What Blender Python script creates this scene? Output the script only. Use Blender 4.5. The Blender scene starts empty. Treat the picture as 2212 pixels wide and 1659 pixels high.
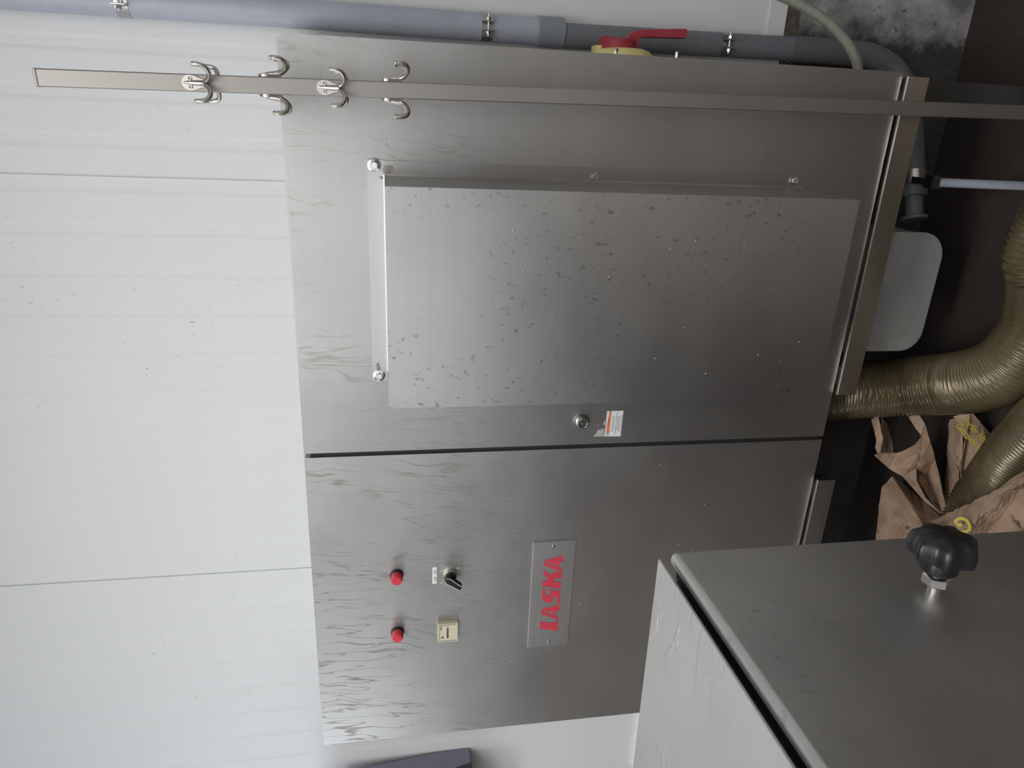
import bpy, bmesh, math, random
from mathutils import Vector, Matrix, noise
from mathutils.geometry import tessellate_polygon
random.seed(7)
PI = math.pi
C = bpy.context.scene.collection
H = 1.333            # height of the camera above the floor; z below is written relative to it
YW = 1.62            # back wall
YC = 1.30            # front of the cabinet
# ---------------------------------------------------------------- camera
RIGHT = Vector((0.9330298, 0.3593039, -0.0188697))
DOWN = Vector((0.0440603, -0.1661501, -0.9851156))
FWD = Vector((-0.3570911, 0.9183109, -0.1708541))
F = 1535.0
def W(x, y, Y):
    """point seen at photograph position x, y at depth Y in the room (z relative to eye height)"""
    d = RIGHT * (829.5 - y) + DOWN * (x - 1106.0) + FWD * F
    return d * (Y / d.y)
cam = bpy.data.cameras.new('camera'); cam_ob = bpy.data.objects.new('camera', cam); C.objects.link(cam_ob)
cam.sensor_width = 36; cam.sensor_fit = 'HORIZONTAL'; cam.lens = 36 * F / 2212; cam.clip_start = .02
m = Matrix((DOWN, RIGHT, -FWD)).transposed().to_4x4(); m.translation = Vector((0, 0, H))
cam_ob.matrix_world = m
bpy.context.scene.camera = cam_ob

# ---------------------------------------------------------------- materials
def nt(name):
    mt = bpy.data.materials.new(name); mt.use_nodes = True
    n = mt.node_tree; b = n.nodes['Principled BSDF']
    return mt, n, b
def N(n, t, **k):
    o = n.nodes.new(t)
    for a, v in k.items():
        if a in o.inputs.keys(): o.inputs[a].default_value = v
        else: setattr(o, a, v)
    return o
def L(n, a, b): n.links.new(a, b)
def coords(n, scale=(1, 1, 1)):
    tc = N(n, 'ShaderNodeNewGeometry'); mp = N(n, 'ShaderNodeMapping'); mp.inputs['Scale'].default_value = scale
    L(n, tc.outputs['Position'], mp.inputs['Vector']); return mp.outputs[0]
def ramp(n, src, stops):
    r = N(n, 'ShaderNodeValToRGB'); e = r.color_ramp.elements
    e[0].position, e[0].color = stops[0][0], (*stops[0][1], 1); e[1].position, e[1].color = stops[-1][0], (*stops[-1][1], 1)
    for p, c in stops[1:-1]:
        q = e.new(p); q.color = (*c, 1)
    L(n, src, r.inputs[0]); return r.outputs[0]
def g(v): return (v, v, v)
def mix(n, a, b, fac, mode='MIX'):
    x = N(n, 'ShaderNodeMix', data_type='RGBA', blend_type=mode)
    for s, v in ((6, a), (7, b)):
        if isinstance(v, tuple): x.inputs[s].default_value = (*v, 1)
        else: L(n, v, x.inputs[s])
    if isinstance(fac, (int, float)): x.inputs[0].default_value = fac
    else: L(n, fac, x.inputs[0])
    return x.outputs[2]
def math_(n, op, a, b=0.0, clamp=False):
    x = N(n, 'ShaderNodeMath', operation=op); x.use_clamp = clamp
    for i, v in enumerate((a, b)):
        if isinstance(v, (int, float)): x.inputs[i].default_value = v
        else: L(n, v, x.inputs[i])
    return x.outputs[0]
def bump(n, b, src, strength, dist=.001):
    u = N(n, 'ShaderNodeBump'); u.inputs['Strength'].default_value = strength; u.inputs['Distance'].default_value = dist
    L(n, src, u.inputs['Height']); L(n, u.outputs[0], b.inputs['Normal'])
def plain(name, col, rough=.5, metal=0, spec=.5, noise_amt=.06, scale=30):
    mt, n, b = nt(name)
    nz = N(n, 'ShaderNodeTexNoise', Scale=scale, Detail=4.0)
    L(n, coords(n), nz.inputs['Vector'])
    lo = tuple(c * (1 - noise_amt) for c in col); hi = tuple(min(1, c * (1 + noise_amt)) for c in col)
    L(n, ramp(n, nz.outputs[0], [(.3, lo), (.7, hi)]), b.inputs['Base Color'])
    b.inputs['Roughness'].default_value = rough; b.inputs['Metallic'].default_value = metal
    b.inputs['Specular IOR Level'].default_value = spec
    return mt
def steel(name, base=(.50, .495, .485), rough=.36, grain=(2, 2, 300), streaks=0.0, specks=0.0, blotch=.10, top=None, seed=0.0, aniso=0):
    """brushed stainless sheet; streaks = dried run marks, specks = splashes"""
    mt, n, b = nt(name)
    b.inputs['Metallic'].default_value = 1
    gr = N(n, 'ShaderNodeTexNoise', Scale=1.0, Detail=2.0); L(n, coords(n, grain), gr.inputs['Vector'])
    bl = N(n, 'ShaderNodeTexNoise', Scale=4.0, Detail=5.0, Roughness=.6); L(n, coords(n, (1, 1, 1.2)), bl.inputs['Vector'])
    col = mix(n, tuple(c * (1 - blotch) for c in base), base, ramp(n, bl.outputs[0], [(.35, g(0)), (.65, g(1))]))
    col = mix(n, col, g(.92), math_(n, 'MULTIPLY', gr.outputs[0], .6), 'MULTIPLY')
    rr = math_(n, 'ADD', math_(n, 'MULTIPLY', bl.outputs[0], .10), rough - .05)
    hgt = gr.outputs[0]
    if streaks:
        warp = N(n, 'ShaderNodeTexNoise', Scale=7.0, Detail=2.0); L(n, coords(n), warp.inputs['Vector'])
        geo = N(n, 'ShaderNodeNewGeometry'); sx = N(n, 'ShaderNodeSeparateXYZ'); L(n, geo.outputs['Position'], sx.inputs[0])
        wv = math_(n, 'MULTIPLY', warp.outputs[0], .05)
        xx = math_(n, 'ADD', sx.outputs[0], math_(n, 'ADD', wv, math_(n, 'MULTIPLY', sx.outputs[2], -.12)))
        cb = N(n, 'ShaderNodeCombineXYZ'); L(n, math_(n, 'MULTIPLY', xx, 42.0), cb.inputs[0]); L(n, math_(n, 'MULTIPLY', sx.outputs[2], 4.2), cb.inputs[2])
        cb.inputs[1].default_value = seed
        s1 = N(n, 'ShaderNodeTexNoise', Scale=1.0, Detail=2.5, Roughness=.55); L(n, cb.outputs[0], s1.inputs['Vector'])
        line = ramp(n, s1.outputs[0], [(.485, g(0)), (.505, g(1)), (.512, g(1)), (.53, g(0))])
        gate = N(n, 'ShaderNodeTexNoise', Scale=5.5, Detail=3.0); L(n, coords(n, (1.6, 1, .7)), gate.inputs['Vector'])
        line = math_(n, 'MULTIPLY', line, ramp(n, gate.outputs[0], [(.42, g(0)), (.56, g(1))]))
        if top:   # the runs start at the upper edge and dry out below
            fall = math_(n, 'MULTIPLY', math_(n, 'SUBTRACT', sx.outputs[2], top[0]), 1 / (top[1] - top[0]), True)
            line = math_(n, 'MULTIPLY', line, fall)
        line = math_(n, 'MULTIPLY', line, streaks, True)
        col = mix(n, col, (.32, .305, .285), line)
        rr = math_(n, 'ADD', rr, math_(n, 'MULTIPLY', line, .12))
    if specks:
        v = N(n, 'ShaderNodeTexNoise', Scale=1.0, Detail=3.0, Roughness=.5); L(n, coords(n, (130, 130, 85)), v.inputs['Vector'])
        vg = N(n, 'ShaderNodeTexNoise', Scale=4.0, Detail=2.0); L(n, coords(n), vg.inputs['Vector'])
        sp = math_(n, 'MULTIPLY', ramp(n, v.outputs[0], [(.63, g(0)), (.70, g(1))]), ramp(n, vg.outputs[0], [(.40, g(0)), (.58, g(1))]))
        sp = math_(n, 'MULTIPLY', sp, specks, True)
        col = mix(n, col, (.25, .24, .23), sp)
    L(n, col, b.inputs['Base Color']); L(n, rr, b.inputs['Roughness'])
    bump(n, b, hgt, .10, .0003)
    return mt

M = {}
M['door'] = steel('brushed_steel_door', streaks=.6, specks=.25, top=(H - .62, H + .05), rough=.43)
M['panel'] = steel('brushed_steel_streaked', (.555, .55, .54), streaks=1.0, specks=.2, top=(H - .42, H + .0), rough=.43, seed=3)
M['hood'] = steel('brushed_steel_splashed', (.53, .525, .515), specks=.8, rough=.42, seed=8)
M['steel'] = steel('brushed_steel_plain', rough=.34)
M['rail'] = steel('brushed_steel_tube', (.76, .73, .68), rough=.30, grain=(2, 2, 200))
M['pole'] = steel('satin_steel_tube', (.355, .34, .32), rough=.52, grain=(300, 300, 3), blotch=.06)
M['hook'] = steel('satin_nickel', (.62, .59, .545), rough=.25, blotch=.03)
M['bright'] = steel('bright_steel', (.72, .71, .69), rough=.20, blotch=.05)
M['flange'] = steel('pale_flange_steel', (.56, .55, .56), rough=.5, blotch=.04)
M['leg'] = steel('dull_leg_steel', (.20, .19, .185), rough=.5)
M['plate'] = steel('name_plate_steel', (.62, .62, .62), rough=.45, specks=.4)
M['inner'] = steel('steel_body', (.5, .49, .48), rough=.4)  # plain steel tone for the cabinet and machine bodies
M['machine'] = steel('machine_steel', (.72, .71, .69), rough=.42, grain=(60, 60, 6), blotch=.16, specks=.25)
M['red_lens'] = plain('red_lens', (.62, .035, .06), .35)
M['red_letter'] = plain('red_letter_paint', (.60, .045, .075), .55)
M['red_handle'] = plain('red_switch_plastic', (.33, .035, .05), .5)
M['yellow'] = plain('yellow_switch_plastic', (.74, .64, .27), .5, noise_amt=.10)
M['black'] = plain('black_plastic', (.012, .012, .014), .38)
M['knob_black'] = plain('black_knob_plastic', (.012, .012, .016), .33)
M['rubber'] = plain('dark_rubber', (.018, .018, .02), .7)
M['white'] = plain('white_paint', (.80, .81, .82), .45, noise_amt=.02)
M['chip'] = plain('white_silver', (.8, .8, .8), .3)
M['beige'] = plain('beige_plastic', (.62, .57, .43), .45, noise_amt=.03)
M['beige_dark'] = plain('brown_grey_window', (.10, .09, .07), .4)
M['glue'] = plain('dried_yellow_glue', (.45, .42, .22), .5, noise_amt=.3, scale=300)
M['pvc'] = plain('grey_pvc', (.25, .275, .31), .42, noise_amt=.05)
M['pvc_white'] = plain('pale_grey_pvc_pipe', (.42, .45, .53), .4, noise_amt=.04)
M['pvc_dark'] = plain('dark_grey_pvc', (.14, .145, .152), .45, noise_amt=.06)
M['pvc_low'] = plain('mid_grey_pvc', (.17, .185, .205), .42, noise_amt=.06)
M['rust'] = plain('brown_grime_film', (.27, .235, .205), .5, noise_amt=.35, scale=260)
M['trap'] = plain('grey_moulded_plastic', (.30, .30, .29), .5, noise_amt=.06)
M['conduit'] = plain('olive_grey_conduit', (.24, .24, .20), .5)
M['dispenser'] = plain('slate_grey_plastic', (.20, .205, .26), .55)
M['dispenser_dark'] = plain('dark_slate_plastic', (.03, .035, .042), .45)
M['paper_white'] = plain('white_label_paper', (.78, .79, .80), .6, noise_amt=.02)
M['orange'] = plain('orange_print', (.70, .20, .07), .6)
M['ink'] = plain('dark_grey_print', (.10, .10, .12), .6)
M['yellow_print'] = plain('yellow_print', (.52, .42, .06), .7)
M['residue'] = plain('peeled_sticker_paper', (.42, .43, .42), .7, noise_amt=.2, scale=200)

def wall_mat():
    mt, n, b = nt('white_ribbed_panel')
    nz = N(n, 'ShaderNodeTexNoise', Scale=3.0, Detail=5.0); L(n, coords(n), nz.inputs['Vector'])
    col = mix(n, (.72, .74, .75), (.77, .785, .80), nz.outputs[0])
    sc = N(n, 'ShaderNodeTexNoise', Scale=1.0, Detail=3.0, Roughness=.7); L(n, coords(n, (140, 140, 60)), sc.inputs['Vector'])
    gt = N(n, 'ShaderNodeTexNoise', Scale=1.0, Detail=2.0); L(n, coords(n, (9, 9, 3)), gt.inputs['Vector'])
    dirt = math_(n, 'MULTIPLY', ramp(n, sc.outputs[0], [(.66, g(0)), (.72, g(1))]), ramp(n, gt.outputs[0], [(.55, g(0)), (.68, g(1))]))
    L(n, mix(n, col, (.25, .26, .25), math_(n, 'MULTIPLY', dirt, .8)), b.inputs['Base Color'])
    b.inputs['Roughness'].default_value = .5
    e = N(n, 'ShaderNodeTexNoise', Scale=170.0, Detail=2.0); L(n, coords(n), e.inputs['Vector'])
    bump(n, b, e.outputs[0], .35, .0012)
    return mt
M['wall'] = wall_mat()
def concrete(name, lo, mid, hi, rough=.8, sc=5.0, stain_shade=None):
    mt, n, b = nt(name)
    a = N(n, 'ShaderNodeTexNoise', Scale=sc, Detail=9.0, Roughness=.68); L(n, coords(n), a.inputs['Vector'])
    c = N(n, 'ShaderNodeTexNoise', Scale=sc * 9, Detail=5.0, Roughness=.7); L(n, coords(n), c.inputs['Vector'])
    col = ramp(n, a.outputs[0], [(.38, lo), (.5, mid), (.62, hi)])
    col = mix(n, col, (.02, .018, .018), ramp(n, c.outputs[0], [(.60, g(0)), (.68, g(.75))]))
    if stain_shade:   # ragged-edged darkening: damp grime plus shade painted into the colour
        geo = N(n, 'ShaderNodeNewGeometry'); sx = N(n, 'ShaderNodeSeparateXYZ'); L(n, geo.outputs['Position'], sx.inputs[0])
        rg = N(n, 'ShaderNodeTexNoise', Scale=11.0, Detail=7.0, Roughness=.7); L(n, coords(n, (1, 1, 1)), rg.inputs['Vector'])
        v = math_(n, 'ADD', sx.outputs[stain_shade[0]], math_(n, 'MULTIPLY', math_(n, 'SUBTRACT', rg.outputs[0], .5), .22))
        v = math_(n, 'MULTIPLY', math_(n, 'SUBTRACT', v, stain_shade[1]), (1 if stain_shade[3] == 'above' else -1) / stain_shade[2], True)
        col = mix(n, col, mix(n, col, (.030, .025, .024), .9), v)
    L(n, col, b.inputs['Base Color']); b.inputs['Roughness'].default_value = rough
    bump(n, b, c.outputs[0], .5, .003)
    return mt
M['concrete'] = concrete('stained_shaded_concrete', (.10, .09, .09), (.27, .26, .26), (.44, .43, .42), stain_shade=(0, .225, .05, 'below'))  # dark part is damp stain together with the cabinet's painted shadow
M['floor'] = concrete('wet_floor_with_shade', (.15, .122, .105), (.20, .165, .14), (.25, .21, .18), .5, 3.0, stain_shade=(1, .75, .15, 'above'))  # darkened towards the wall, painting in the shade under the cabinet
M['floor'].node_tree.nodes['Principled BSDF'].inputs['Specular IOR Level'].default_value = .25
M['grime'] = plain('brown_wall_strip', (.10, .085, .072), .8, noise_amt=.4, scale=60)
M['ceiling'] = plain('ceiling_white', (.75, .76, .77), .7, noise_amt=.02)
M['room'] = plain('room_wall_grey', (.74, .75, .76), .6, noise_amt=.04)
M['added_panel'] = plain('added_brown_panel', (.13, .105, .085), .6, noise_amt=.1)

def paper_mat():
    mt, n, b = nt('brown_kraft_paper')
    a = N(n, 'ShaderNodeTexNoise', Scale=14.0, Detail=6.0, Roughness=.65); L(n, coords(n), a.inputs['Vector'])
    c = N(n, 'ShaderNodeTexNoise', Scale=26.0, Detail=3.0); L(n, coords(n), c.inputs['Vector'])
    col = ramp(n, a.outputs[0], [(.35, (.29, .185, .12)), (.6, (.46, .32, .225))])
    col = mix(n, col, (.07, .03, .022), ramp(n, c.outputs[0], [(.68, g(0)), (.74, g(.8))]))
    L(n, col, b.inputs['Base Color']); b.inputs['Roughness'].default_value = .75
    v = N(n, 'ShaderNodeTexNoise', Scale=22.0, Detail=3.0); L(n, coords(n), v.inputs['Vector'])
    bump(n, b, v.outputs[0], .5, .006)
    return mt
M['paper'] = paper_mat()
def duct_mat():
    mt, n, b = nt('smoky_spiral_duct_film')
    a = N(n, 'ShaderNodeTexNoise', Scale=8.0, Detail=6.0); L(n, coords(n), a.inputs['Vector'])
    L(n, ramp(n, a.outputs[0], [(.35, (.095, .073, .036)), (.65, (.19, .150, .082))]), b.inputs['Base Color'])
    b.inputs['Roughness'].default_value = .30; b.inputs['Metallic'].default_value = .35
    b.inputs['Coat Weight'].default_value = .5; b.inputs['Coat Roughness'].default_value = .15
    return mt
M['duct'] = duct_mat()
def lid_mat():
    mt = steel('machine_lid_steel', (.76, .745, .73), rough=.42, grain=(4, 60, 4), blotch=.08)
    n = mt.node_tree; b = n.nodes['Principled BSDF']
    w = N(n, 'ShaderNodeTexNoise', Scale=1.0, Detail=4.0, Roughness=.55); L(n, coords(n, (13, 34, 13)), w.inputs['Vector'])
    edge = ramp(n, w.outputs[0], [(.50, g(0)), (.56, g(1)), (.60, g(.55)), (.75, g(.55))])
    gt = N(n, 'ShaderNodeTexNoise', Scale=5.0, Detail=2.0); L(n, coords(n), gt.inputs['Vector'])
    edge = math_(n, 'MULTIPLY', edge, ramp(n, gt.outputs[0], [(.42, g(0)), (.56, g(1))]))
    bump(n, b, edge, .6, .0020)
    return mt
M['lid'] = lid_mat()
def glow(name, col, s):
    mt, n, b = nt(name); b.inputs['Base Color'].default_value = (*col, 1)
    b.inputs['Emission Color'].default_value = (*col, 1); b.inputs['Emission Strength'].default_value = s
    return mt

# ---------------------------------------------------------------- mesh helpers
UP = Vector((0, 0, H))
def thing(name, label, cat, loc=(0, 0, 0), group=None):
    o = bpy.data.objects.new(name, None); C.objects.link(o); o.location = Vector(loc) + UP
    o['label'] = label; o['category'] = cat
    if group: o['group'] = group
    o.empty_display_size = .05
    return o
def origin(o):
    v = Vector((0, 0, 0))
    while o: v = v + o.location; o = o.parent
    return v
def obj(name, bm, mat, parent=None, smooth=False, label=None, bev=0, seg=2):
    if bev:
        es = [e for e in bm.edges if len(e.link_faces) == 2 and e.calc_face_angle(0) > .5]
        bmesh.ops.bevel(bm, geom=es, offset=bev, segments=seg, profile=.5, affect='EDGES', clamp_overlap=True)
    me = bpy.data.meshes.new(name)
    if parent is not None: off = origin(parent) - UP
    else: off = -UP
    bmesh.ops.translate(bm, verts=bm.verts, vec=-off if parent is not None else UP)
    bm.to_mesh(me); bm.free()
    me.materials.append(M[mat] if isinstance(mat, str) else mat)
    if smooth or bev:
        for p in me.polygons: p.use_smooth = True
        if hasattr(me, 'set_sharp_from_angle'): me.set_sharp_from_angle(angle=math.radians(38))
    o = bpy.data.objects.new(name, me); C.objects.link(o)
    if bev:
        wn = o.modifiers.new('weighted normals', 'WEIGHTED_NORMAL'); wn.keep_sharp = True; wn.weight = 100
    if parent is not None: o.parent = parent
    if label: o['label'] = label
    return o
def struct(name, bm, mat, **k):
    o = obj(name, bm, mat, **k); o['kind'] = 'structure'; return o
def box(bm, x0, x1, y0, y1, z0, z1, mtx=None):
    vs = [bm.verts.new((x, y, z)) for x in (x0, x1) for y in (y0, y1) for z in (z0, z1)]
    for f in ((0, 1, 3, 2), (4, 6, 7, 5), (0, 4, 5, 1), (2, 3, 7, 6), (0, 2, 6, 4), (1, 5, 7, 3)):
        bm.faces.new([vs[i] for i in f])
    if mtx: bmesh.ops.transform(bm, matrix=mtx, verts=vs)
    return vs
def BX(*a, mtx=None):
    bm = bmesh.new(); box(bm, *a, mtx=mtx); return bm
def frame(d):
    d = d.normalized(); a = Vector((0, 0, 1)) if abs(d.z) < .9 else Vector((1, 0, 0))
    u = d.cross(a).normalized(); return d, u, d.cross(u).normalized()
def lathe(bm, base, axis, prof, seg=32, ang=None):
    """prof = [(distance along axis, radius)]; ang(theta) scales the radius"""
    d, u, v = frame(Vector(axis)); base = Vector(base); rings = []
    for h, r in prof:
        rings.append([bm.verts.new(base + d * h + (u * math.cos(t) + v * math.sin(t)) * r * (ang(t, h) if ang else 1)) for t in [2 * PI * i / seg for i in range(seg)]])
    for a, b in zip(rings, rings[1:]):
        for i in range(seg): bm.faces.new((a[i], a[(i + 1) % seg], b[(i + 1) % seg], b[i]))
    bm.faces.new(rings[0][::-1]); bm.faces.new(rings[-1])
    bmesh.ops.recalc_face_normals(bm, faces=bm.faces)
def spline(pts, n):
    pts = [Vector(p) for p in pts]; out = []
    P = [pts[0] * 2 - pts[1]] + pts + [pts[-1] * 2 - pts[-2]]
    for i in range(1, len(P) - 2):
        for k in range(n):
            t = k / n
            out.append(.5 * ((2 * P[i]) + (P[i + 1] - P[i - 1]) * t + (2 * P[i - 1] - 5 * P[i] + 4 * P[i + 1] - P[i + 2]) * t * t + (3 * P[i] - P[i - 1] - 3 * P[i + 1] + P[i + 2]) * t ** 3))
    out.append(pts[-1]); return out
def resample(pts, step):
    out = [pts[0].copy()]; acc = 0
    for a, b in zip(pts, pts[1:]):
        l = (b - a).length
        while acc + l >= step:
            t = (step - acc) / l; a = a.lerp(b, t); out.append(a.copy()); l = (b - a).length; acc = 0
        acc += l
    return out
def tube(bm, pts, rad, seg=16, cap=True, rf=None):
    """sweep with parallel transport; rad a number or list; rf(i, theta) multiplies"""
    rings = []; u = None
    for i, p in enumerate(pts):
        d = (pts[min(i + 1, len(pts) - 1)] - pts[max(i - 1, 0)]).normalized()
        if u is None: _, u, v = frame(d)
        else:
            u = (u - d * u.dot(d)).normalized(); v = d.cross(u)
        r = rad if isinstance(rad, (int, float)) else rad[i]
        rings.append([bm.verts.new(p + (u * math.cos(t) + v * math.sin(t)) * r * (rf(i, t) if rf else 1)) for t in [2 * PI * k / seg for k in range(seg)]])
    fs = []
    for a, b in zip(rings, rings[1:]):
        for k in range(seg): fs.append(bm.faces.new((a[k], a[(k + 1) % seg], b[(k + 1) % seg], b[k])))
    if cap: fs.append(bm.faces.new(rings[0][::-1])); fs.append(bm.faces.new(rings[-1]))
    bmesh.ops.recalc_face_normals(bm, faces=fs)
def prism(bm, pts, depth):
    """pts: planar 3D polygon; extruded by the vector depth"""
    pts = [Vector(p) for p in pts]; dv = Vector(depth)
    a = [bm.verts.new(p) for p in pts]; b = [bm.verts.new(p + dv) for p in pts]
    n = len(pts)
    for t in tessellate_polygon([pts]):
        bm.faces.new([a[i] for i in t]); bm.faces.new([b[i] for i in reversed(t)])
    for i in range(n): bm.faces.new((a[i], a[(i + 1) % n], b[(i + 1) % n], b[i]))
    bmesh.ops.recalc_face_normals(bm, faces=bm.faces)
def text_bm(s, size, org, xd, yd, thick=.0004, bold=0):
    cu = bpy.data.curves.new('t', 'FONT'); cu.body = s; cu.size = size; cu.extrude = thick; cu.offset = bold
    o = bpy.data.objects.new('t', cu); C.objects.link(o)
    dg = bpy.context.evaluated_depsgraph_get(); me = bpy.data.meshes.new_from_object(o.evaluated_get(dg))
    bm = bmesh.new(); bm.from_mesh(me); bpy.data.objects.remove(o); bpy.data.meshes.remove(me); bpy.data.curves.remove(cu)
    xd = Vector(xd).normalized(); zd = xd.cross(Vector(yd)).normalized(); yd = zd.cross(xd)
    mt = Matrix((xd, yd, zd)).transposed().to_4x4(); mt.translation = Vector(org)
    bmesh.ops.transform(bm, matrix=mt, verts=bm.verts); return bm

# ---------------------------------------------------------------- the room
def wall_strip(x0, x1, z0, z1):
    """white sandwich panels: shallow ribs every 88 mm, a joint every 976 mm"""
    bm = bmesh.new(); prof = []
    k0 = int((x0 + 10) / .0883) - 115
    k = -60
    while True:
        c = -.0891 + .0883 * k; k += 1
        if c < x0 + .02: continue
        if c > x1 - .02: break
        prof += [(c - .016, 0), (c - .008, .0011), (c + .008, .0011), (c + .016, 0)]
    for j in (-.157 - .976 * 2, -.157 - .976, -.157, -.157 + .976):
        if x0 < j < x1:
            prof = [p for p in prof if abs(p[0] - j) > .006] + [(j - .0022, 0), (j - .0016, .004), (j + .0016, .004), (j + .0022, 0)]
    prof = [(x0, 0)] + sorted(prof) + [(x1, 0)]
    lo = [bm.verts.new((x, YW + d, z0)) for x, d in prof]; hi = [bm.verts.new((x, YW + d, z1)) for x, d in prof]
    for i in range(len(prof) - 1): bm.faces.new((lo[i], lo[i + 1], hi[i + 1], hi[i]))
    b0 = bm.verts.new((x0, YW + .08, z0)); b1 = bm.verts.new((x1, YW + .08, z0)); b2 = bm.verts.new((x1, YW + .08, z1)); b3 = bm.verts.new((x0, YW + .08, z1))
    bm.faces.new((b0, b3, b2, b1)); bm.faces.new(lo + [b1, b0]); bm.faces.new(hi[::-1] + [b3, b2])
    bm.faces.new((lo[0], hi[0], b3, b0)); bm.faces.new((lo[-1], b1, b2, hi[-1]))
    bmesh.ops.recalc_face_normals(bm, faces=bm.faces); return bm
XL, XR, YB, ZT = -3.3, 2.3, -3.2, 1.45
ZP = -.870
struct('wall_back', wall_strip(XL, XR, ZP, ZT), 'wall')
struct('trim_1', BX(XL, XR, YW - .004, YW + .01, ZP - .002, ZP + .038), 'wall', bev=.0015)
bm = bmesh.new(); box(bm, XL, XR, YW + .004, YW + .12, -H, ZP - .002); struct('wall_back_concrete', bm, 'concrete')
struct('trim_5', BX(XL, XR, YW - .001, YW + .02, -.905, ZP - .0025), 'grime')
struct('floor', BX(XL, XR, YB, YW + .12, -H - .1, -H), 'floor')
struct('ceiling', BX(XL, XR, YB, YW + .1, ZT, ZT + .1), 'ceiling')
struct('wall_left', BX(XL - .1, XL, YB, YW + .1, -H, ZT), 'room')
struct('wall_right', BX(XR, XR + .1, YB, YW + .1, -H, ZT), 'room')
struct('wall_front', BX(XL, XR, YB - .1, YB, -H, ZT), 'room')
struct('added_panel_front', BX(XL, XR, YB, YB + .02, -H, -.22), 'added_panel')  # unseen dark panel added to darken the cabinet's lower reflections
struct('added_panel_left', BX(XL, XL + .02, YB, YW, -H, -.22), 'added_panel')  # second added panel, for darker reflections at the left
bm = bmesh.new()
tube(bm, [Vector((-1.975, YW - .008, -.772)), Vector((-1.3, YW - .008, -.772))], .016, 16)
struct('trim_2', bm, 'white', smooth=True)

# ---------------------------------------------------------------- electrical cabinet
cab = thing('control_cabinet', 'wide brushed steel control cabinet standing on rails against the white ribbed wall', 'cabinet', (-.65, 1.45, -H))
X0, X1, XS = -1.405, .1015, -.649
ZB, Z1 = -.953, .1645
obj('body', BX(X0 + .004, X1 - .004, YC + .021, YW - .012, ZB + .004, Z1 + .005), 'inner', cab, bev=.003)
obj('gasket', BX(XS - .02, XS + .02, YC + .006, YC + .0205, ZB + .01, Z1 - .01), 'rubber', cab)
lp = obj('fixed_panel', BX(X0, XS - .0048, YC, YC + .020, ZB, Z1 + .001), 'panel', cab, bev=.003, seg=3, label='left steel front panel with dried run marks')
dr = obj('door', BX(XS + .0048, X1, YC, YC + .020, ZB, Z1 - .0015), 'door', cab, bev=.003, seg=3, label='right steel cabinet door')
# lock
lk = W(1255, 916, YC)
bm = bmesh.new(); c = (lk.x * .99, YC, lk.z)
lathe(bm, c, (0, -1, 0), [(0, .0165), (.0015, .0165), (.002, .0145), (.002, .0125), (.013, .0118), (.0145, .0105), (.0145, .0095), (.0125, .009), (.0125, .003), (.0138, .0025), (.0138, .0001)], 36)
obj('lock', bm, 'bright', dr, smooth=True)
bm = bmesh.new()
for a in (0, 2.1, 4.2):
    x, z = c[0] + .0062 * math.cos(a), c[2] + .0062 * math.sin(a)
    lathe(bm, (x, YC - .012, z), (0, -1, 0), [(0, .0018), (.0018, .0014), (.002, .0002)], 10)
obj('lock_pin', bm, 'black', dr, smooth=True)
# protruding hood with flanges and bolts
HY = 1.113
hood = obj('hood_box', BX(-.4725, -.112, HY, YC, -.788, .0005), 'hood', cab, bev=.0035, seg=3, label='deep projecting steel hood on the door')
obj('flange', BX(-.4915, -.0865, YC - .0035, YC - .0001, .0015, .0300), 'flange', hood, bev=.0008, label='pale top flange')
obj('flange', BX(-.1118, -.0875, YC - .0035, YC - .0001, -.789, .0012), 'steel', hood, bev=.0008)
bm = bmesh.new(); box(bm, -.1122, -.1090, YC - .008, YC - .003, -.788, -.003)
obj('weld_bead', bm, 'bright', hood, bev=.001)
bm = bmesh.new(); box(bm, -.4725, -.110, YC - .008, YC - .003, -.0005, .0028)
obj('weld_bead', bm, 'bright', hood, bev=.001)
for i, (x, y, big) in enumerate(((808, 357, 1), (819, 811, 1), (1286, 381, 0), (1716, 390, 0))):
    p = W(x, y, YC - .004); bm = bmesh.new()
    if big: lathe(bm, (p.x, YC - .0035, p.z), (0, -1, 0), [(0, .0112), (.0016, .0112), (.002, .0105), (.002, .0001)], 32)
    lathe(bm, (p.x, YC - .005, p.z), (0, -1, 0), [(0, .0072), (.005, .0072), (.0062, .0060), (.0062, .0035), (.0057, .0030), (.0057, .0001)], 6)
    obj('bolt', bm, 'bright', hood, smooth=True)
for x, y, sx_, sz_ in ((838, 366, .007, .010), (828, 384, .003, .007), (817, 794, .010, .004)):
    q = W(x, y, YC - .004); bm = bmesh.new()
    lathe(bm, (0, 0, 0), (0, -1, 0), [(0, 1), (.3, .9), (.31, .001)], 40, lambda t, h: 1 + .10 * math.sin(2 * t + x) + .07 * math.sin(5 * t + x) + .05 * math.sin(9 * t) + .04 * math.sin(17 * t))
    bmesh.ops.transform(bm, matrix=Matrix.Translation((q.x, YC - .0034, q.z)) @ Matrix.Diagonal((sx_, .0010, sz_, 1)), verts=bm.verts)
    obj('grime_patch', bm, 'rust', hood, smooth=True)
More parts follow.
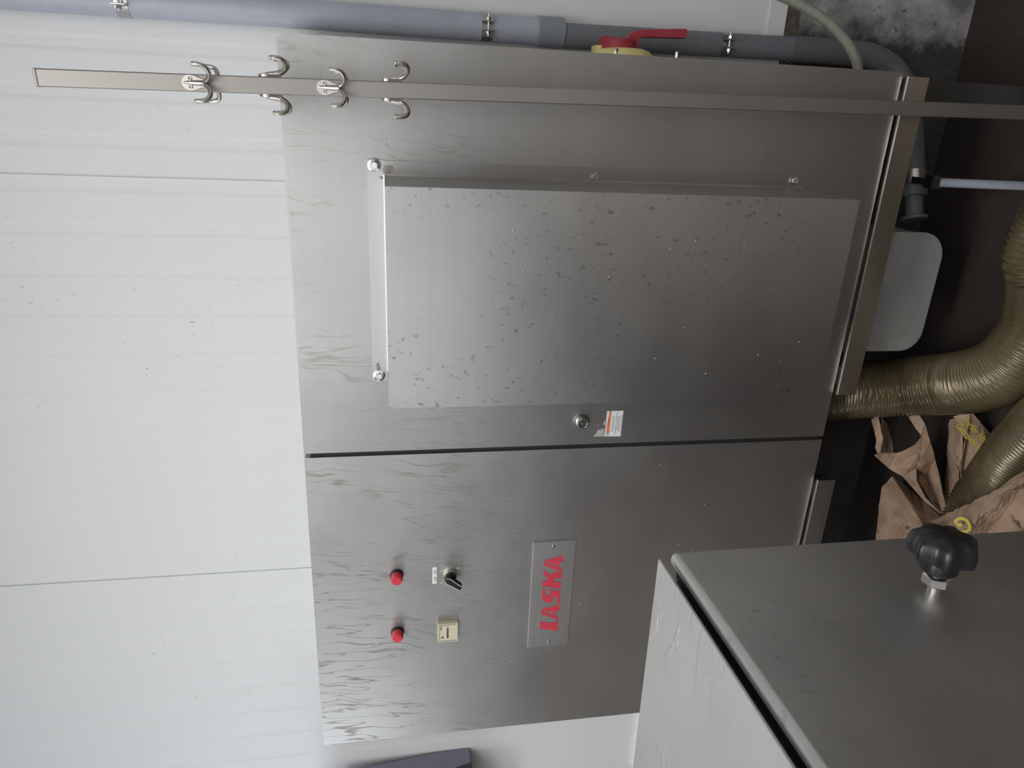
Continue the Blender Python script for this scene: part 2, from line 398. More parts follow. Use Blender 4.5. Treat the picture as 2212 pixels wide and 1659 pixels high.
# pilot lights
for i, (x, y) in enumerate(((857, 1256), (859, 1380))):
    p = W(x, y, YC - .023); bm = bmesh.new()
    lathe(bm, (p.x, YC, p.z), (0, -1, 0), [(0, .0148), (.003, .0148), (.006, .0140), (.008, .0136), (.008, .011)], 36)
    il = obj('indicator_light', bm, 'black', cab, smooth=True, label='red indicator light with black bezel, %s of the pair' % ('right' if i == 0 else 'left'))
    bm = bmesh.new()
    lathe(bm, (p.x, YC - .007, p.z), (0, -1, 0), [(0, .0128), (.011, .0125), (.0135, .0116), (.0138, .0110), (.0142, .0104), (.0162, .0100), (.0166, .0001)], 36)
    obj('lens', bm, 'red_lens', il, smooth=True)
# selector switch
p = W(972, 1241, YC); px, pz = p.x, p.z
bm = bmesh.new(); lathe(bm, (px, YC, pz), (0, -1, 0), [(0, .0150), (.004, .0150), (.006, .0142), (.010, .0135)], 36)
sw = obj('selector_switch', bm, 'bright', cab, smooth=True)
bm = bmesh.new(); lathe(bm, (px, YC - .006, pz), (0, -1, 0), [(0, .0118), (.010, .0115), (.012, .0105)], 32)
obj('switch_collar', bm, 'black', sw, smooth=True)
ang = math.radians(-128)
R = Matrix.Translation((px, YC - .016, pz)) @ Matrix.Rotation(-ang, 4, 'Y')
bm = bmesh.new()
prism(bm, [R @ Vector(q) for q in ((-.015, 0, .0040), (-.009, 0, .0078), (.009, 0, .0068), (.026, 0, .0062), (.028, 0, .003), (.028, 0, -.003), (.026, 0, -.0062), (.009, 0, -.0068), (-.009, 0, -.0078), (-.015, 0, -.0040))], (0, -.015, 0))
obj('lever', bm, 'black', sw, bev=.0015)
bm = bmesh.new()
for s in (-1, 1):
    a = [R @ Vector(q) for q in ((-.0148, -.0152, .0036 * s), (-.009, -.0152, .0068 * s), (.009, -.0152, .0058 * s), (.025, -.0152, .0052 * s))]
    tube(bm, a, .0007, 6)
obj('lever_inlay', bm, 'white', sw, smooth=True)
def quad(x0, y0, x1, y1, Y):   # photograph corners top-left / bottom-right -> world x0,x1,z0,z1
    a, b = W(x0, y0, Y), W(x1, y1, Y); return min(a.x, b.x), max(a.x, b.x), min(a.z, b.z), max(a.z, b.z)
x0, x1, z0, z1 = quad(934, 1261, 943.5, 1225, YC - .001)
tg = obj('switch_label', BX(x0, x1, YC - .0012, YC - .0001, z0, z1), 'paper_white', cab, label='small white OFF ON label')
obj('lettering', text_bm('OFF   ON', .0072, (x0 + .006, YC - .0014, z0 + .0012), (1, 0, 0), (0, 0, 1), .0001), 'ink', tg)
rnd = random.Random(3)
for x, y, r in ((955, 1231, .0042), (990, 1228, .0035), (954, 1260, .0035), (992, 1242, .0028)):
    q = W(x, y, YC); bm = bmesh.new()
    for k in range(5):
        cx, cz = q.x + rnd.uniform(-r, r) * .8, q.z + rnd.uniform(-r, r) * .8
        lathe(bm, (cx, YC, cz), (0, -1, 0), [(0, r * .6), (.0006, r * .5), (.0009, .0002)], 9, lambda t, h: 1 + .35 * math.sin(3 * t + k))
    obj('glue_residue', bm, 'glue', cab, smooth=True)
# hour meter
x0, x1, z0, z1 = quad(946, 1388, 989, 1346, YC - .010)
hm = obj('hour_meter', BX(x0, x1, YC - .010, YC, z0, z1), 'beige', cab, bev=.002, label='square beige hour counter')
w, h = x1 - x0, z1 - z0
bm = bmesh.new()
for a in ((.05, .07, .06, .93), (.93, .95, .06, .93), (.05, .95, .91, .93)):
    box(bm, x0 + w * a[0], x0 + w * a[1], YC - .0104, YC - .0098, z0 + h * a[2], z0 + h * a[3])
obj('front_frame', bm, 'beige_dark', hm)
obj('counter_window', BX(x0 + w * .22, x0 + w * .78, YC - .0106, YC - .0098, z0 + h * .47, z0 + h * .56), 'beige_dark', hm)
obj('counter_digits', text_bm('0000000', .0046, (x0 + w * .25, YC - .0108, z0 + h * .478), (1, 0, 0), (0, 0, 1), .0001), 'ink', hm)
bm = bmesh.new(); box(bm, x0 + w * .66, x0 + w * .88, YC - .0106, YC - .0098, z0 + h * .83, z0 + h * .87)
obj('print_mark', bm, 'beige_dark', hm)
bm = bmesh.new(); lathe(bm, (x0 + w * .26, YC - .010, z0 + h * .77), (0, -1, 0), [(0, .0028), (.0008, .0026), (.0009, .0002)], 18)
obj('run_indicator', bm, 'beige_dark', hm)
bm = bmesh.new(); lathe(bm, (x0 + w * .86, YC - .010, z0 + h * .50), (0, -1, 0), [(0, .0012), (.0004, .0012)], 3)
obj('print_mark', bm, 'ink', hm)
# name plate with cut-out red letters
PY = YC - .003
corn = [W(1152.5, 1173, PY), W(1245, 1166.5, PY), W(1226, 1391, PY), W(1139.5, 1399.5, PY)]
bm = bmesh.new(); prism(bm, corn, (0, .0029, 0))
npl = obj('name_plate', bm, 'plate', cab, bev=.0006, label='steel name plate reading LASKA in red letters')
LET = [[(287, 1187), (283, 1278), (520, 1307), (528, 1178), (492, 1174), (487, 1206)],
       [(300, 1045), (297, 1084), (528, 1164), (533, 1132)],
       [(300, 1024), (400, 1063), (458, 1048), (450, 1087), (497, 1106), (502, 1046), (541, 1037), (545, 960)],
       [(318, 748), (358, 753), (357, 838), (415, 842), (418, 765), (515, 772), (540, 782), (554, 806), (547, 948), (508, 942), (513, 858), (460, 853), (448, 933), (365, 925), (328, 911), (310, 882)],
       [(325, 635), (412, 638), (330, 552), (332, 500), (432, 572), (442, 548), (456, 536), (478, 528), (578, 530), (573, 618), (478, 608), (474, 655), (565, 665), (560, 747), (320, 715)],
       [(340, 398), (335, 438), (575, 527), (580, 492)],
       [(338, 374), (448, 423), (494, 418), (491, 448), (540, 465), (546, 400), (588, 393), (592, 310)]]
lb = ['L', 'A', 'A', 'S', 'K', 'A', 'A']
for ch, grp in (('L', (0,)), ('A', (1, 2)), ('S', (3,)), ('K', (4,)), ('A', (5, 6))):
    bm = bmesh.new()
    for i in grp:
        prism(bm, [W(1120 + a / 6.147, 1150 + b / 6.147, PY - .0006) for a, b in LET[i]], (0, .0008, 0))
    obj('letter', bm, 'red_letter', npl, label='red letter ' + ch)
for x, y in ((1196, 1180), (1186, 1387)):
    q = W(x, y, PY); bm = bmesh.new()
    lathe(bm, (q.x, PY, q.z), (0, -1, 0), [(0, .0038), (.0008, .0034), (.0014, .002), (.0015, .0002)], 20)
    obj('screw', bm, 'bright', npl, smooth=True)
    bm = bmesh.new(); box(bm, -.0032, .0032, -.0018, -.0012, -.0005, .0005, Matrix.Translation((q.x, PY, q.z)) @ Matrix.Rotation(.9, 4, 'Y'))
    obj('screw_slot', bm, 'black', npl)
# warning sticker and the torn remains of another
SY = YC - .0006
sc = [W(1200 + a / 11.06, 840 + b / 11.06, SY) for a, b in ((1235, 535), (1625, 522), (1555, 1135), (1175, 1135))]
bm = bmesh.new(); prism(bm, sc, (0, .0005, 0))
st = obj('warning_sticker', bm, 'paper_white', dr, label='small white sticker with orange band')
def SP(a, b, dy=0): return W(1200 + a / 11.06, 840 + b / 11.06, SY - dy)
bm = bmesh.new(); prism(bm, [SP(*q, .0002) for q in ((1295, 535), (1338, 533), (1285, 1040), (1215, 1040), (1225, 880), (1262, 700))], (0, .0002, 0))
obj('orange_band', bm, 'orange', st)
bm = bmesh.new(); prism(bm, [SP(*q, .0003) for q in ((1215, 1042), (1275, 1040), (1272, 1120), (1240, 1120), (1210, 1080))], (0, .0002, 0))
obj('print_mark', bm, 'glue', st)
bm = bmesh.new(); rnd = random.Random(5)
for (a0, b0, a1, b1) in ((1370, 640, 1335, 1030), (1408, 660, 1372, 1005), (1472, 565, 1410, 1105), (1495, 665, 1455, 1000), (1530, 645, 1488, 1025), (1580, 625, 1538, 1035), (1275, 700, 1265, 835)):
    t = 0
    while t < .99:
        e = min(1, t + rnd.uniform(.06, .16)); q0 = (a0 + (a1 - a0) * t, b0 + (b1 - b0) * t); q1 = (a0 + (a1 - a0) * e, b0 + (b1 - b0) * e)
        prism(bm, [SP(q0[0], q0[1], .0004), SP(q0[0] + 9, q0[1], .0004), SP(q1[0] + 9, q1[1], .0004), SP(q1[0], q1[1], .0004)], (0, .0002, 0)); t = e + .03
obj('fine_print', bm, 'ink', st)
bm = bmesh.new()
for poly in (((905, 1140), (985, 1045), (1005, 990), (1100, 965), (1165, 945), (1170, 1135)), ((1010, 905), (1035, 855), (1040, 880), (1020, 905)), ((1135, 845), (1190, 735), (1190, 860), (1140, 868)), ((1070, 935), (1105, 930), (1100, 950))):
    prism(bm, [SP(*q) for q in poly], (0, .0005, 0))
obj('sticker_residue', bm, 'residue', dr)
# base rails and leg
for a, b in ((-.5415, .0938), (-1.37, -.7515)):
    obj('base_rail', BX(a, b, 1.289, 1.3015, -1.0015, -.9585), 'rail', cab, bev=.0030, seg=4)
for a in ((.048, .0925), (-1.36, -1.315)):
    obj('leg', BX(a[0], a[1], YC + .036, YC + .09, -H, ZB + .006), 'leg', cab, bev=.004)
for a in (-.52, .03, -.80, -1.33): obj('spacer', BX(a, a + .04, YC + .002, YC + .034, -1.0, ZB + .006), 'rubber', cab)
# main switch on the right side
SWY = 1.45
pc = Vector((X1 - .004, SWY, -.4545))
bm = bmesh.new()
lathe(bm, pc, (1, 0, 0), [(0, .061), (.009, .061), (.015, .0585), (.021, .052), (.0245, .041), (.0252, .0001)], 48)
box(bm, pc.x, pc.x + .028, SWY - .010, SWY + .02, pc.z + .042, pc.z + .056)
ms = obj('main_switch', bm, 'yellow', cab, smooth=True, label='yellow main switch base on the cabinet side')
bm = bmesh.new()
lathe(bm, pc + Vector((.022, 0, .010)), (1, 0, 0), [(0, .036), (.012, .035), (.018, .033), (.020, .030), (.0195, .001)], 40)
box(bm, pc.x + .022, pc.x + .044, SWY - .016, SWY + .016, pc.z + .022, pc.z + .044)
prism(bm, [Vector((pc.x + a, SWY - .013, pc.z + b)) for a, b in ((.022, -.012), (.040, -.002), (.052, -.010), (.0585, -.022), (.0660, -.118), (.0645, -.122), (.0500, -.122), (.0470, -.034), (.0430, -.028), (.022, -.028))], (0, .026, 0))
obj('switch_handle', bm, 'red_handle', ms, bev=.0012, label='red rotary handle')
bm = bmesh.new(); box(bm, pc.x + .0405, pc.x + .0430, SWY - .008, SWY + .008, pc.z + .002, pc.z + .020)
obj('handle_slot', bm, 'rubber', ms)
for x, y in ((1330, 111), (1462, 118)):
    q = W(x, y, 1.40); bm = bmesh.new()
    lathe(bm, (X1 - .004, 1.40, q.z), (1, 0, 0), [(0, .0045), (q.x - X1 + .006, .0045), (q.x - X1 + .009, .0038)], 6)
    obj('bolt', bm, 'bright', ms, smooth=True)
# water droplets scattered on the front
bm = bmesh.new(); rnd = random.Random(11)
for k in range(70):
    x = rnd.uniform(X0 + .1, X1 - .15); z = rnd.uniform(-.75, .0)
    yy = YC
    if -.49 < x < -.09:
        if -.46 < x < -.12: yy = HY
        else: continue
    elif rnd.random() < .35: continue
    r = rnd.uniform(.0007, .0015)
    lathe(bm, (x, yy, z), (0, -1, 0), [(0, r), (r * .5, r * .8), (r * .8, r * .3), (r * .85, .0001)], 8, lambda t, h: 1 + .4 * max(0, math.sin(t)))
o = obj('water_droplets', bm, 'bright', cab, smooth=True); o['kind'] = 'stuff'

# ---------------------------------------------------------------- coat stand
YP = 1.20; PF = YP - .012
def pole_x(z): return PF * (.0195 - .0145 * (z / PF))
ztop = .482
cs = thing('coat_stand', 'square steel post with coat hooks standing in front of the cabinet', 'coat stand', (pole_x(-H), YP, -H))
tilt = math.atan((pole_x(0) - pole_x(1)))
Rp = Matrix.Translation((pole_x(0), YP, 0)) @ Matrix.Rotation(-math.atan(.0145), 4, 'Y')
bm = BX(-.012, .012, -.012, .012, -H, ztop, mtx=Rp)
obj('post', bm, 'pole', cs, bev=.002, seg=3)
obj('end_cap', BX(-.0124, .0124, -.0124, .0124, ztop - .001, ztop + .004, mtx=Rp), 'pole', cs, bev=.0015)
obj('foot_plate', BX(pole_x(-H) - .06, pole_x(-H) + .06, YP - .06, YP + .06, -H, -H + .006), 'steel', cs, bev=.002)
def hook_meshes(T):
    bm = bmesh.new()
    pts = []
    for i in range(13):
        t = PI * i / 12; pts.append(Vector((-.0105 * math.cos(t), 0, -.011 + .011 * math.sin(t))))
    pts += [Vector(q) for q in ((.0098, 0, -.017), (.0062, 0, -.026), (.0050, 0, -.033), (-.0050, 0, -.033), (-.0062, 0, -.026), (-.0098, 0, -.017))]
    prism(bm, [T @ q for q in pts], T.to_3x3() @ Vector((0, -.0035, 0)))
    tube(bm, [T @ Vector(q) for q in ((0, -.002, -.003), (0, -.0038, -.014), (0, -.005, -.027), (0, -.008, -.034))], [.0018, .0034, .0042, .0040], 14)
    for s in (-1, 1):
        ctrl = [(0, -.004, -.028), (.0050 * s, -.0085, -.0365), (.0115 * s, -.0150, -.0410), (.0180 * s, -.0210, -.0405), (.0225 * s, -.0245, -.0365), (.0244 * s, -.0258, -.0300), (.0248 * s, -.0256, -.0235)]
        ps = [T @ q for q in spline(ctrl, 6)]; n = len(ps)
        tube(bm, ps, [.0032 + .0003 * math.sin(3 * i / n) for i in range(n)], 14)
        e = T @ Vector(ctrl[-1]); d = T.to_3x3() @ Vector((.0006 * s, .0006, .007)); d.normalize()
        lathe(bm, e, d, [(-.001, .0032), (.0004, .0037), (.0018, .0033), (.0029, .0020), (.0033, .0002)], 14)
    sc = []
    for s in (-1, 1):
        b2 = bmesh.new(); lathe(b2, T @ Vector((.0055 * s, -.0034, -.0125)), T.to_3x3() @ Vector((0, -1, 0)), [(0, .0030), (.0008, .0028), (.0016, .0016), (.0014, .0008), (.0008, .0001)], 16)
        sc.append(b2)
    return bm, sc
def zat(x, y): return W(x, y, PF).z
levels = [(zat(394, 182), (0, 2)), (zat(556, 180), (1, 3)), (zat(684, 185), (0, 2)), (zat(822, 195), (1, 3))]
side = ['facing the viewer', 'pointing right', 'on the back of the post', 'pointing left']
lev = ['uppermost', 'second highest', 'third highest', 'lowest']
for li, (zt, ks) in enumerate(levels):
    for k in ks:
        Rk = Matrix.Rotation(PI / 2 * k, 4, 'Z')
        T = Matrix.Translation((pole_x(zt - .02), YP, zt)) @ Rk @ Matrix.Translation((0, -.0121, 0))
        b1, scs = hook_meshes(T)
        hk = obj('coat_hook', b1, 'hook', cs, smooth=True, label='double coat hook %s, %s level' % (side[k], lev[li]))
        for b2 in scs: obj('screw', b2, 'bright', hk, smooth=True)

# ---------------------------------------------------------------- pipe beside the cabinet
YPI = 1.575
dp = thing('drain_pipe', 'grey plastic drain pipe running down the wall right of the cabinet and bending under it', 'pipe', (.157, YPI, -1.2))
def wp(z, f, y=YPI): return Vector((f * y, y, z))
bm = bmesh.new(); tube(bm, [wp(ZT, .1003), wp(.2, .1003), wp(-.31, .0985)], .0262, 40)
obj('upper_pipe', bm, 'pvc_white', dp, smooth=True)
bm = bmesh.new(); zc0, zc1 = W(1160, 65, YPI).z, W(1217, 70, YPI).z
lathe(bm, wp(zc1, .0985), (0, 0, 1), [(0, .027), (.002, .0292), (zc0 - zc1 - .002, .0292), (zc0 - zc1, .0275)], 40)
obj('coupling', bm, 'pvc', dp, smooth=True)
bm = bmesh.new(); zs = W(1718, 95, YPI).z
tube(bm, [wp(zc1 + .01, .0955), wp(-.6, .0965), wp(zs, .098)], .0242, 40)
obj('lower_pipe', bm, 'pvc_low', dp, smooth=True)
el = [wp(zs + .012, .098), wp(zs - .06, .098), wp(-1.00, .097), (.150, 1.572, -1.06), (.128, 1.562, -1.112), (.088, 1.545, -1.145), (.045, 1.525, -1.156)]
bm = bmesh.new(); tube(bm, spline(el, 8), .0262, 36)
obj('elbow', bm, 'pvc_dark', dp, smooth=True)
PA, PB = Vector((.047, 1.526, -1.156)), Vector((-.185, 1.436, -1.160))
def pat(y):     # point on the pipe axis that stands at photograph row y
    lo, hi = 0.0, 1.0
    for _ in range(40):
        t = (lo + hi) / 2; p = PA.lerp(PB, t)
        if 829.5 - F * p.dot(RIGHT) / p.dot(FWD) < y: lo = t
        else: hi = t
    return PA.lerp(PB, lo)
def span(bm, y0, y1, r, c=.0012):
    a, b = pat(y0), pat(y1); l = (b - a).length
    lathe(bm, a, b - a, [(0, r - c), (c, r), (l - c, r), (l, r - c)], 36)
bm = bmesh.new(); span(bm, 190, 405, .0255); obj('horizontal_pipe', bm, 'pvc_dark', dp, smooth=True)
bm = bmesh.new(); span(bm, 402, 425, .0275); span(bm, 424, 470, .0185); span(bm, 467, 514, .0285, .002)
obj('reducer', bm, 'pvc_dark', dp, smooth=True)
bm = bmesh.new(); span(bm, 370, 401, .0290); obj('steel_ring', bm, 'rail', dp, smooth=True)
def clamp(c, r, w):
    bm = bmesh.new(); lathe(bm, c - Vector((0, 0, w / 2)), (0, 0, 1), [(0, r), (w, r)], 36)
    for s in (-1, 1): box(bm, c.x + s * .008 - .0010, c.x + s * .008 + .0010, c.y - r - .016, c.y - r + .003, c.z - w * .55, c.z + w * .55)
    cl = obj('pipe_clamp', bm, 'steel', dp, smooth=True)
    bm = bmesh.new(); o = Vector((c.x, c.y - r - .009, c.z))
    lathe(bm, o - Vector((.019, 0, 0)), (1, 0, 0), [(0, .002), (.040, .002)], 10)
    lathe(bm, o + Vector((.0095, 0, 0)), (1, 0, 0), [(0, .0050), (.005, .0050), (.0056, .004)], 6)
    lathe(bm, o - Vector((.0150, 0, 0)), (1, 0, 0), [(0, .0050), (.005, .0050), (.0056, .004)], 6)
    obj('bolt', bm, 'bright', cl, smooth=True)
clamp(wp(W(1050, 58, YPI).z, .0992), .0272, .022)
clamp(wp(W(272, 25, YPI).z, .1003), .0272, .022)
clamp(wp(W(1561, 93, YPI).z, .0972), .0250, .020)

# drain trap housing under the cabinet
def rrect(x0, x1, z0, z1, rs, n=8):
    out = []
    for (cx, cz, a0, r) in ((x1 - rs[0], z1 - rs[0], 0, rs[0]), (x0 + rs[1], z1 - rs[1], 90, rs[1]), (x0 + rs[2], z0 + rs[2], 180, rs[2]), (x1 - rs[3], z0 + rs[3], 270, rs[3])):
        for i in range(n + 1):
            t = math.radians(a0 + 90 * i / n); out.append((cx + r * math.cos(t), cz + r * math.sin(t)))
    return out
bm = bmesh.new(); prism(bm, [Vector((x, 1.352, z)) for x, z in rrect(-.458, -.203, -1.173, -.965, (.045, .03, .045, .055))], (0, .13, 0))
th = obj('trap_housing', bm, 'trap', dp, bev=.003, seg=3, label='rounded grey trap housing at the end of the pipe')
bm = bmesh.new(); prism(bm, [Vector((x, 1.347, z)) for x, z in rrect(-.462, -.199, -1.177, -.961, (.045, .03, .047, .057))], (0, .008, 0))
obj('rim', bm, 'trap', th, bev=.0015)
# clamp on a white rod
q = W(2016, 398, 1.375)
bm = bmesh.new(); tube(bm, [Vector((q.x + .004, 1.375, q.z)), Vector((q.x + .005, 1.345, -H))], .0092, 20)
obj('support_rod', bm, 'pvc_white', dp, smooth=True, label='pale upright support rod')
bm = bmesh.new(); rg = pat(386); box(bm, q.x - .008, q.x + .018, 1.362, 1.387, q.z - .004, q.z + .014); box(bm, q.x - .004, q.x + .010, 1.385, rg.y - .026, q.z - .004, q.z)
obj('support_bracket', bm, 'rail', dp, bev=.002)

# flexible conduit
fc = [Vector((.62, 1.60, .25)), Vector((.50, 1.56, -.12))] + [W(x, y, yy) for x, y, yy in ((1560, -60, 1.50), (1640, -25, 1.48), (1690, -8, 1.46), (1742, 17, 1.45), (1790, 50, 1.44), (1826, 88, 1.43), (1846, 122, 1.42), (1853, 146, 1.42))]
fc.append(Vector((X1 - .0025, 1.42, fc[-1].z - .002)))
path = resample(spline(fc, 12), .0012)
bm = bmesh.new(); tube(bm, path, .0098, 20, rf=lambda i, t: 1 + .035 * math.cos(i * 2 * PI / 3.2))
o = obj('conduit', bm, 'conduit', None, smooth=True)
o['label'] = 'ribbed olive grey cable conduit curving into the right side of the cabinet'; o['category'] = 'conduit'

# ---------------------------------------------------------------- wall dispenser at the left
wd = thing('wall_dispenser', 'slate grey plastic dispenser mounted on the white wall left of the cabinet', 'dispenser', (-1.95, 1.55, -.22))
prof = [(YW - .001, -.2205), (1.612, -.10), (1.602, -.02), (1.590, .08), (1.574, .15), (1.552, .19), (1.52, .215), (1.48, .22), (1.46, .205), (1.452, .16), (1.45, -.19), (1.46, -.218)]
bm = bmesh.new(); prism(bm, [Vector((-2.12, y, z)) for y, z in prof], (.30, 0, 0)); obj('housing', bm, 'dispenser', wd, bev=.002)
bm = bmesh.new(); prism(bm, [Vector((-2.123, y, z)) for y, z in ((1.564, -.2225), (1.552, -.176), (1.525, -.150), (1.49, -.138), (1.447, -.135), (1.447, -.2225))], (.306, 0, 0)); obj('lower_cover', bm, 'dispenser_dark', wd, bev=.001)

# ---------------------------------------------------------------- foreground machine
al = math.radians(1.8)
MC = Vector((-.390, .55, 0))
TM = Matrix.Translation(MC) @ Matrix.Rotation(al, 4, 'Z')
mc = thing('machine_cabinet', 'large steel machine housing in the foreground with a black star knob on its side', 'machine', TM @ Vector((-.45, -.5, -H)))
obj('body', BX(-.90, -.0316, -1.0, -.006, -H, -.2576, mtx=TM), 'inner', mc)
obj('lid', BX(-.92, -.0085, -1.02, -.0005, -.2575, -.2545, mtx=TM), 'lid', mc, bev=.001, label='wet pale steel top sheet')
sp = obj('side_panel', BX(-.0150, 0, -1.0, 0, -H + .06, -.2655, mtx=TM), 'machine', mc, bev=.0072, seg=6, label='side panel with rounded upper edge')
obj('seal', BX(-.0315, -.0151, -.99, -.0015, -H + .07, -.275, mtx=TM), 'rubber', mc)
kb, kz = -.092, -.4805
def kc(a): return TM @ Vector((a, kb, kz))
ax = TM.to_3x3() @ Vector((1, 0, 0)); ax = (ax + Vector((0, .04, .02))).normalized()
bm = bmesh.new(); lathe(bm, kc(0), ax, [(0, .0058), (.030, .0058)], 16)
st_ = obj('star_knob', bm, 'bright', mc, smooth=True, label='star knob screw')
bm = bmesh.new(); lathe(bm, kc(.0), ax, [(.008, .0100), (.0095, .0118), (.0165, .0118), (.018, .0100)], 6)
obj('lock_nut', bm, 'bright', st_, label='shiny hexagonal nut')
bm = bmesh.new()
lathe(bm, kc(0), ax, [(.021, .0125), (.024, .0155), (.031, .0160), (.037, .0140)], 36)
def star(t, h): return 1 - .17 * (.5 + .5 * math.cos(7 * t + .4)) ** .8
lathe(bm, kc(0), ax, [(.034, .012), (.0350, .0245), (.0365, .0275), (.044, .0290), (.050, .0284), (.0548, .0262), (.0585, .0205), (.0605, .012), (.061, .0005)], 96, star)
obj('grip', bm, 'knob_black', st_, smooth=True)

# ---------------------------------------------------------------- corrugated ducts
def duct(pts, r0, name, label):
    path = resample(spline(pts, 40), .0011)
    ph = []; s = 0
    for i in range(len(path)):
        s += 2 * PI * .0011 / (.0086 * (1 + .28 * noise.noise(Vector((i * .006, 3.1, r0 * 50)))))
        ph.append(s)
    bm = bmesh.new()
    tube(bm, path, r0, 72, cap=True, rf=lambda i, t: 1 + .048 * abs(math.cos((ph[i] + t) * .5)) ** 2.5 + .014 * noise.noise(Vector((i * .012, math.cos(t), math.sin(t)))))
    o = obj(name, bm, 'duct', None, smooth=True)
    for p in o.data.polygons: p.use_smooth = True
    o['label'] = label; o['category'] = 'duct'; o['group'] = 'brown spiral hoses on the floor'
    return o
duct([W(*p) if p[0] > 5 else Vector(p) for p in ((1745, 852, 1.43), (1850, 842, 1.42), (1950, 836, 1.38), (2040, 830, 1.31), (2105, 822, 1.245), (2165, 800, 1.195), (2215, 755, 1.165), (2252, 690, 1.15), (2266, 600, 1.145), (2285, 490, 1.14), (.22, 1.02, -1.262), (.75, .80, -1.262), (1.25, .62, -1.262))], .0665, 'spiral_duct',
     'brown spiral hose dropping from under the cabinet and curving away along the floor')
duct([W(*p) if p[0] > 5 else Vector(p) for p in ((2100, 1140, 1.17), (2125, 1088, 1.18), (2165, 1030, 1.165), (2212, 970, 1.125), (2280, 905, 1.06), (2380, 840, .995), (-.12, .72, -1.268), (.25, .45, -1.268), (.75, .30, -1.268))], .062, 'spiral_duct',
     'brown spiral hose lying with its end in the torn paper bag')

# ---------------------------------------------------------------- torn paper bag
def sheet(bm, pts, seed=0, amp=.004, cuts=3, thick=.0012):
    P = [W(*p) for p in pts]; b = bmesh.new(); vs = [b.verts.new(p) for p in P]
    for t in tessellate_polygon([P]): b.faces.new([vs[i] for i in t])
    for _ in range(cuts):
        bmesh.ops.subdivide_edges(b, edges=[e for e in b.edges if e.calc_length() > .012], cuts=1, use_grid_fill=True)
        bmesh.ops.triangulate(b, faces=[f for f in b.faces if len(f.verts) > 3])
    b.normal_update()
    for v in b.verts:
        q = v.co * 26 + Vector((seed * 5.3, 0, 0))
        d = abs(noise.noise(q)) * 2 - .6 + .5 * noise.noise(q * 2.3)
        v.co += Vector((0, -1, .15)) * amp * d
    r = bmesh.ops.solidify(b, geom=b.faces[:], thickness=thick)
    me = bpy.data.meshes.new('tmp'); b.to_mesh(me); b.free(); bm.from_mesh(me); bpy.data.meshes.remove(me)
bag = thing('paper_bag', 'torn brown paper sack with yellow print on the floor behind the foreground machine', 'bag', (-.62, 1.25, -H))
bm = bmesh.new()
# far wall of the sack, low and dark
sheet(bm, [(1905, 1050, 1.40), (1928, 1030, 1.40), (1950, 1045, 1.385), (1990, 1080, 1.35), (2034, 1118, 1.29), (2010, 1160, 1.24), (1960, 1200, 1.25), (1890, 1220, 1.33), (1898, 1120, 1.38)], 1, .006)
sheet(bm, [(2078, 905, 1.262), (2082, 950, 1.245), (2072, 1030, 1.235), (2066, 1100, 1.235), (2044, 1108, 1.29), (2040, 1060, 1.33), (2046, 1000, 1.32), (2048, 950, 1.31), (2052, 905, 1.31)], 2, .004)
# left torn wall
sheet(bm, [(1882, 906, 1.385), (1898, 898, 1.38), (1903, 925, 1.375), (1908, 945, 1.37), (1906, 968, 1.375), (1899, 984, 1.37), (1893, 972, 1.38), (1892, 945, 1.385)], 3, .004)
sheet(bm, [(1903, 900, 1.40), (1915, 915, 1.41), (1927, 955, 1.41), (1930, 985, 1.40), (1910, 984, 1.39), (1906, 950, 1.39)], 4, .003)
body = obj('back_wall', bm, 'paper', bag)
bm = bmesh.new()
sheet(bm, [(1888, 984, 1.335), (1895, 979, 1.34), (1937, 979, 1.335), (1950, 975, 1.33), (1976, 961, 1.325), (1993, 942, 1.33), (1990, 975, 1.30), (1985, 1000, 1.285), (1979, 1012, 1.275), (1982, 1040, 1.285), (2000, 1075, 1.285), (2038, 1114, 1.27), (2000, 1085, 1.30), (1952, 1030, 1.33), (1920, 1012, 1.335)], 5, .003)
obj('torn_flap', bm, 'paper', bag)
bm = bmesh.new()
sheet(bm, [(1990, 940, 1.33), (1978, 925, 1.34), (1962, 900, 1.35), (1985, 895, 1.34), (1998, 915, 1.325), (2010, 955, 1.30), (2020, 990, 1.285), (2030, 1030, 1.275), (2040, 1080, 1.265), (2046, 1104, 1.26), (2038, 1114, 1.27), (2022, 1068, 1.31), (2000, 1030, 1.33), (1980, 1012, 1.275), (1986, 995, 1.285), (1990, 970, 1.30)], 6, .003)
sheet(bm, [(1984, 1000, 1.31), (2000, 1010, 1.34), (2022, 1050, 1.34), (2036, 1090, 1.31), (2037, 1112, 1.275), (2010, 1080, 1.31), (1985, 1040, 1.31)], 11, .003)
obj('middle_fold', bm, 'paper', bag)
bm = bmesh.new()
sheet(bm, [(2060, 900, 1.27), (2098, 888, 1.25), (2122, 917, 1.235), (2146, 946, 1.225), (2134, 975, 1.215), (2122, 1015, 1.21), (2105, 1050, 1.21), (2082, 1098, 1.215), (2066, 1102, 1.225), (2072, 1040, 1.225), (2078, 985, 1.225), (2085, 950, 1.23), (2075, 920, 1.26)], 7, .002)
rf = obj('right_flap', bm, 'paper', bag)
bm = bmesh.new()
sheet(bm, [(2036, 1114, 1.19), (2060, 1104, 1.14), (2082, 1096, 1.10), (2140, 1068, 1.04), (2190, 1042, 1.00), (2240, 1015, .98), (2300, 1180, 1.01), (2190, 1240, 1.02), (2090, 1210, 1.12), (2066, 1160, 1.07), (2045, 1165, 1.13), (1990, 1215, 1.20), (1945, 1195, 1.20), (2000, 1150, 1.20), (2012, 1130, 1.21)], 8, .007, 4)
ff = obj('front_flap', bm, 'paper', bag)
bm = bmesh.new()
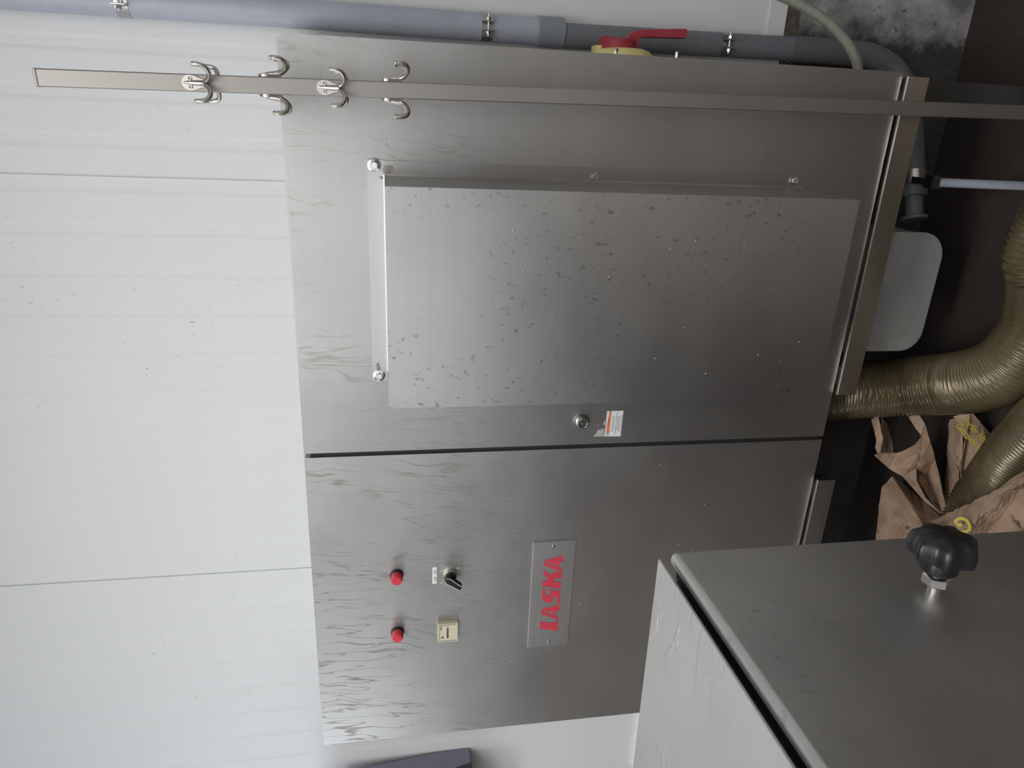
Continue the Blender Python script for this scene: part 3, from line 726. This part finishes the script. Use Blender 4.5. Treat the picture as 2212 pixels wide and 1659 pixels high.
sheet(bm, [(2140, 1070, 1.035), (2195, 1030, 1.03), (2240, 1005, 1.02), (2240, 1050, .98), (2190, 1062, 1.00)], 9, .003)
obj('front_fold', bm, 'paper', bag)
# dark inside of the sack
# yellow print
def bag_text(s, size, px0, px1, Y0, Y1, parent, flip=1):
    a, b = W(*px0, Y0), W(*px1, Y1); xd = (b - a).normalized(); view = -(a + b).normalized()
    yd = view.cross(xd).normalized() * flip
    obj('yellow_print', text_bm(s, size, a + view * .010, xd, yd, .0002, size * .022), 'yellow_print', parent)
bag_text('dorfer Naturs', .019, (2077, 907), (2127, 962), 1.230, 1.215, rf)
bag_text('Getreide Dorf', .019, (2063, 920), (2113, 975), 1.226, 1.213, rf)
bag_text('G', .044, (2084, 1112), (2056, 1126), 1.065, 1.085, ff)

# ---------------------------------------------------------------- lights
def area(name, loc, rot, sx, sy, power, col=(1, 1, 1), spread=180):
    l = bpy.data.lights.new(name, 'AREA'); l.shape = 'RECTANGLE'; l.size = sx; l.size_y = sy; l.energy = power; l.color = col; l.spread = math.radians(spread)
    o = bpy.data.objects.new(name, l); C.objects.link(o); o.location = Vector(loc) + UP; o.rotation_euler = rot; return o
area('ceiling_area_light', (-.7, -.25, ZT - .05), (0, 0, 0), 2.4, .45, 37, (1, .985, .965))
area('ceiling_area_light', (-.2, -1.9, ZT - .05), (0, 0, 0), 3.6, 1.3, 44, (1, .985, .965))  # added behind the camera to brighten what the steel reflects
area('added_fill_light', (-1.2, YB + .03, .45), (math.radians(90), 0, PI), 2.4, 1.1, 12, (.88, .94, 1))  # no window here; fill added for a brighter room in the steel
area('added_fill_light', (XL + .03, .3, .45), (0, -PI / 2, 0), .9, 1.3, 12, (.88, .94, 1))  # fill added from the left to lift the wall beside the cabinet
wd_ = bpy.data.worlds.new('world'); bpy.context.scene.world = wd_; wd_.use_nodes = True
wd_.node_tree.nodes['Background'].inputs[0].default_value = (.6, .7, .8, 1); wd_.node_tree.nodes['Background'].inputs[1].default_value = .05
vs = bpy.context.scene.view_settings
vs.view_transform = 'Standard'; vs.look = 'None'; vs.gamma = 1; vs.use_curve_mapping = False; vs.exposure = 0.14
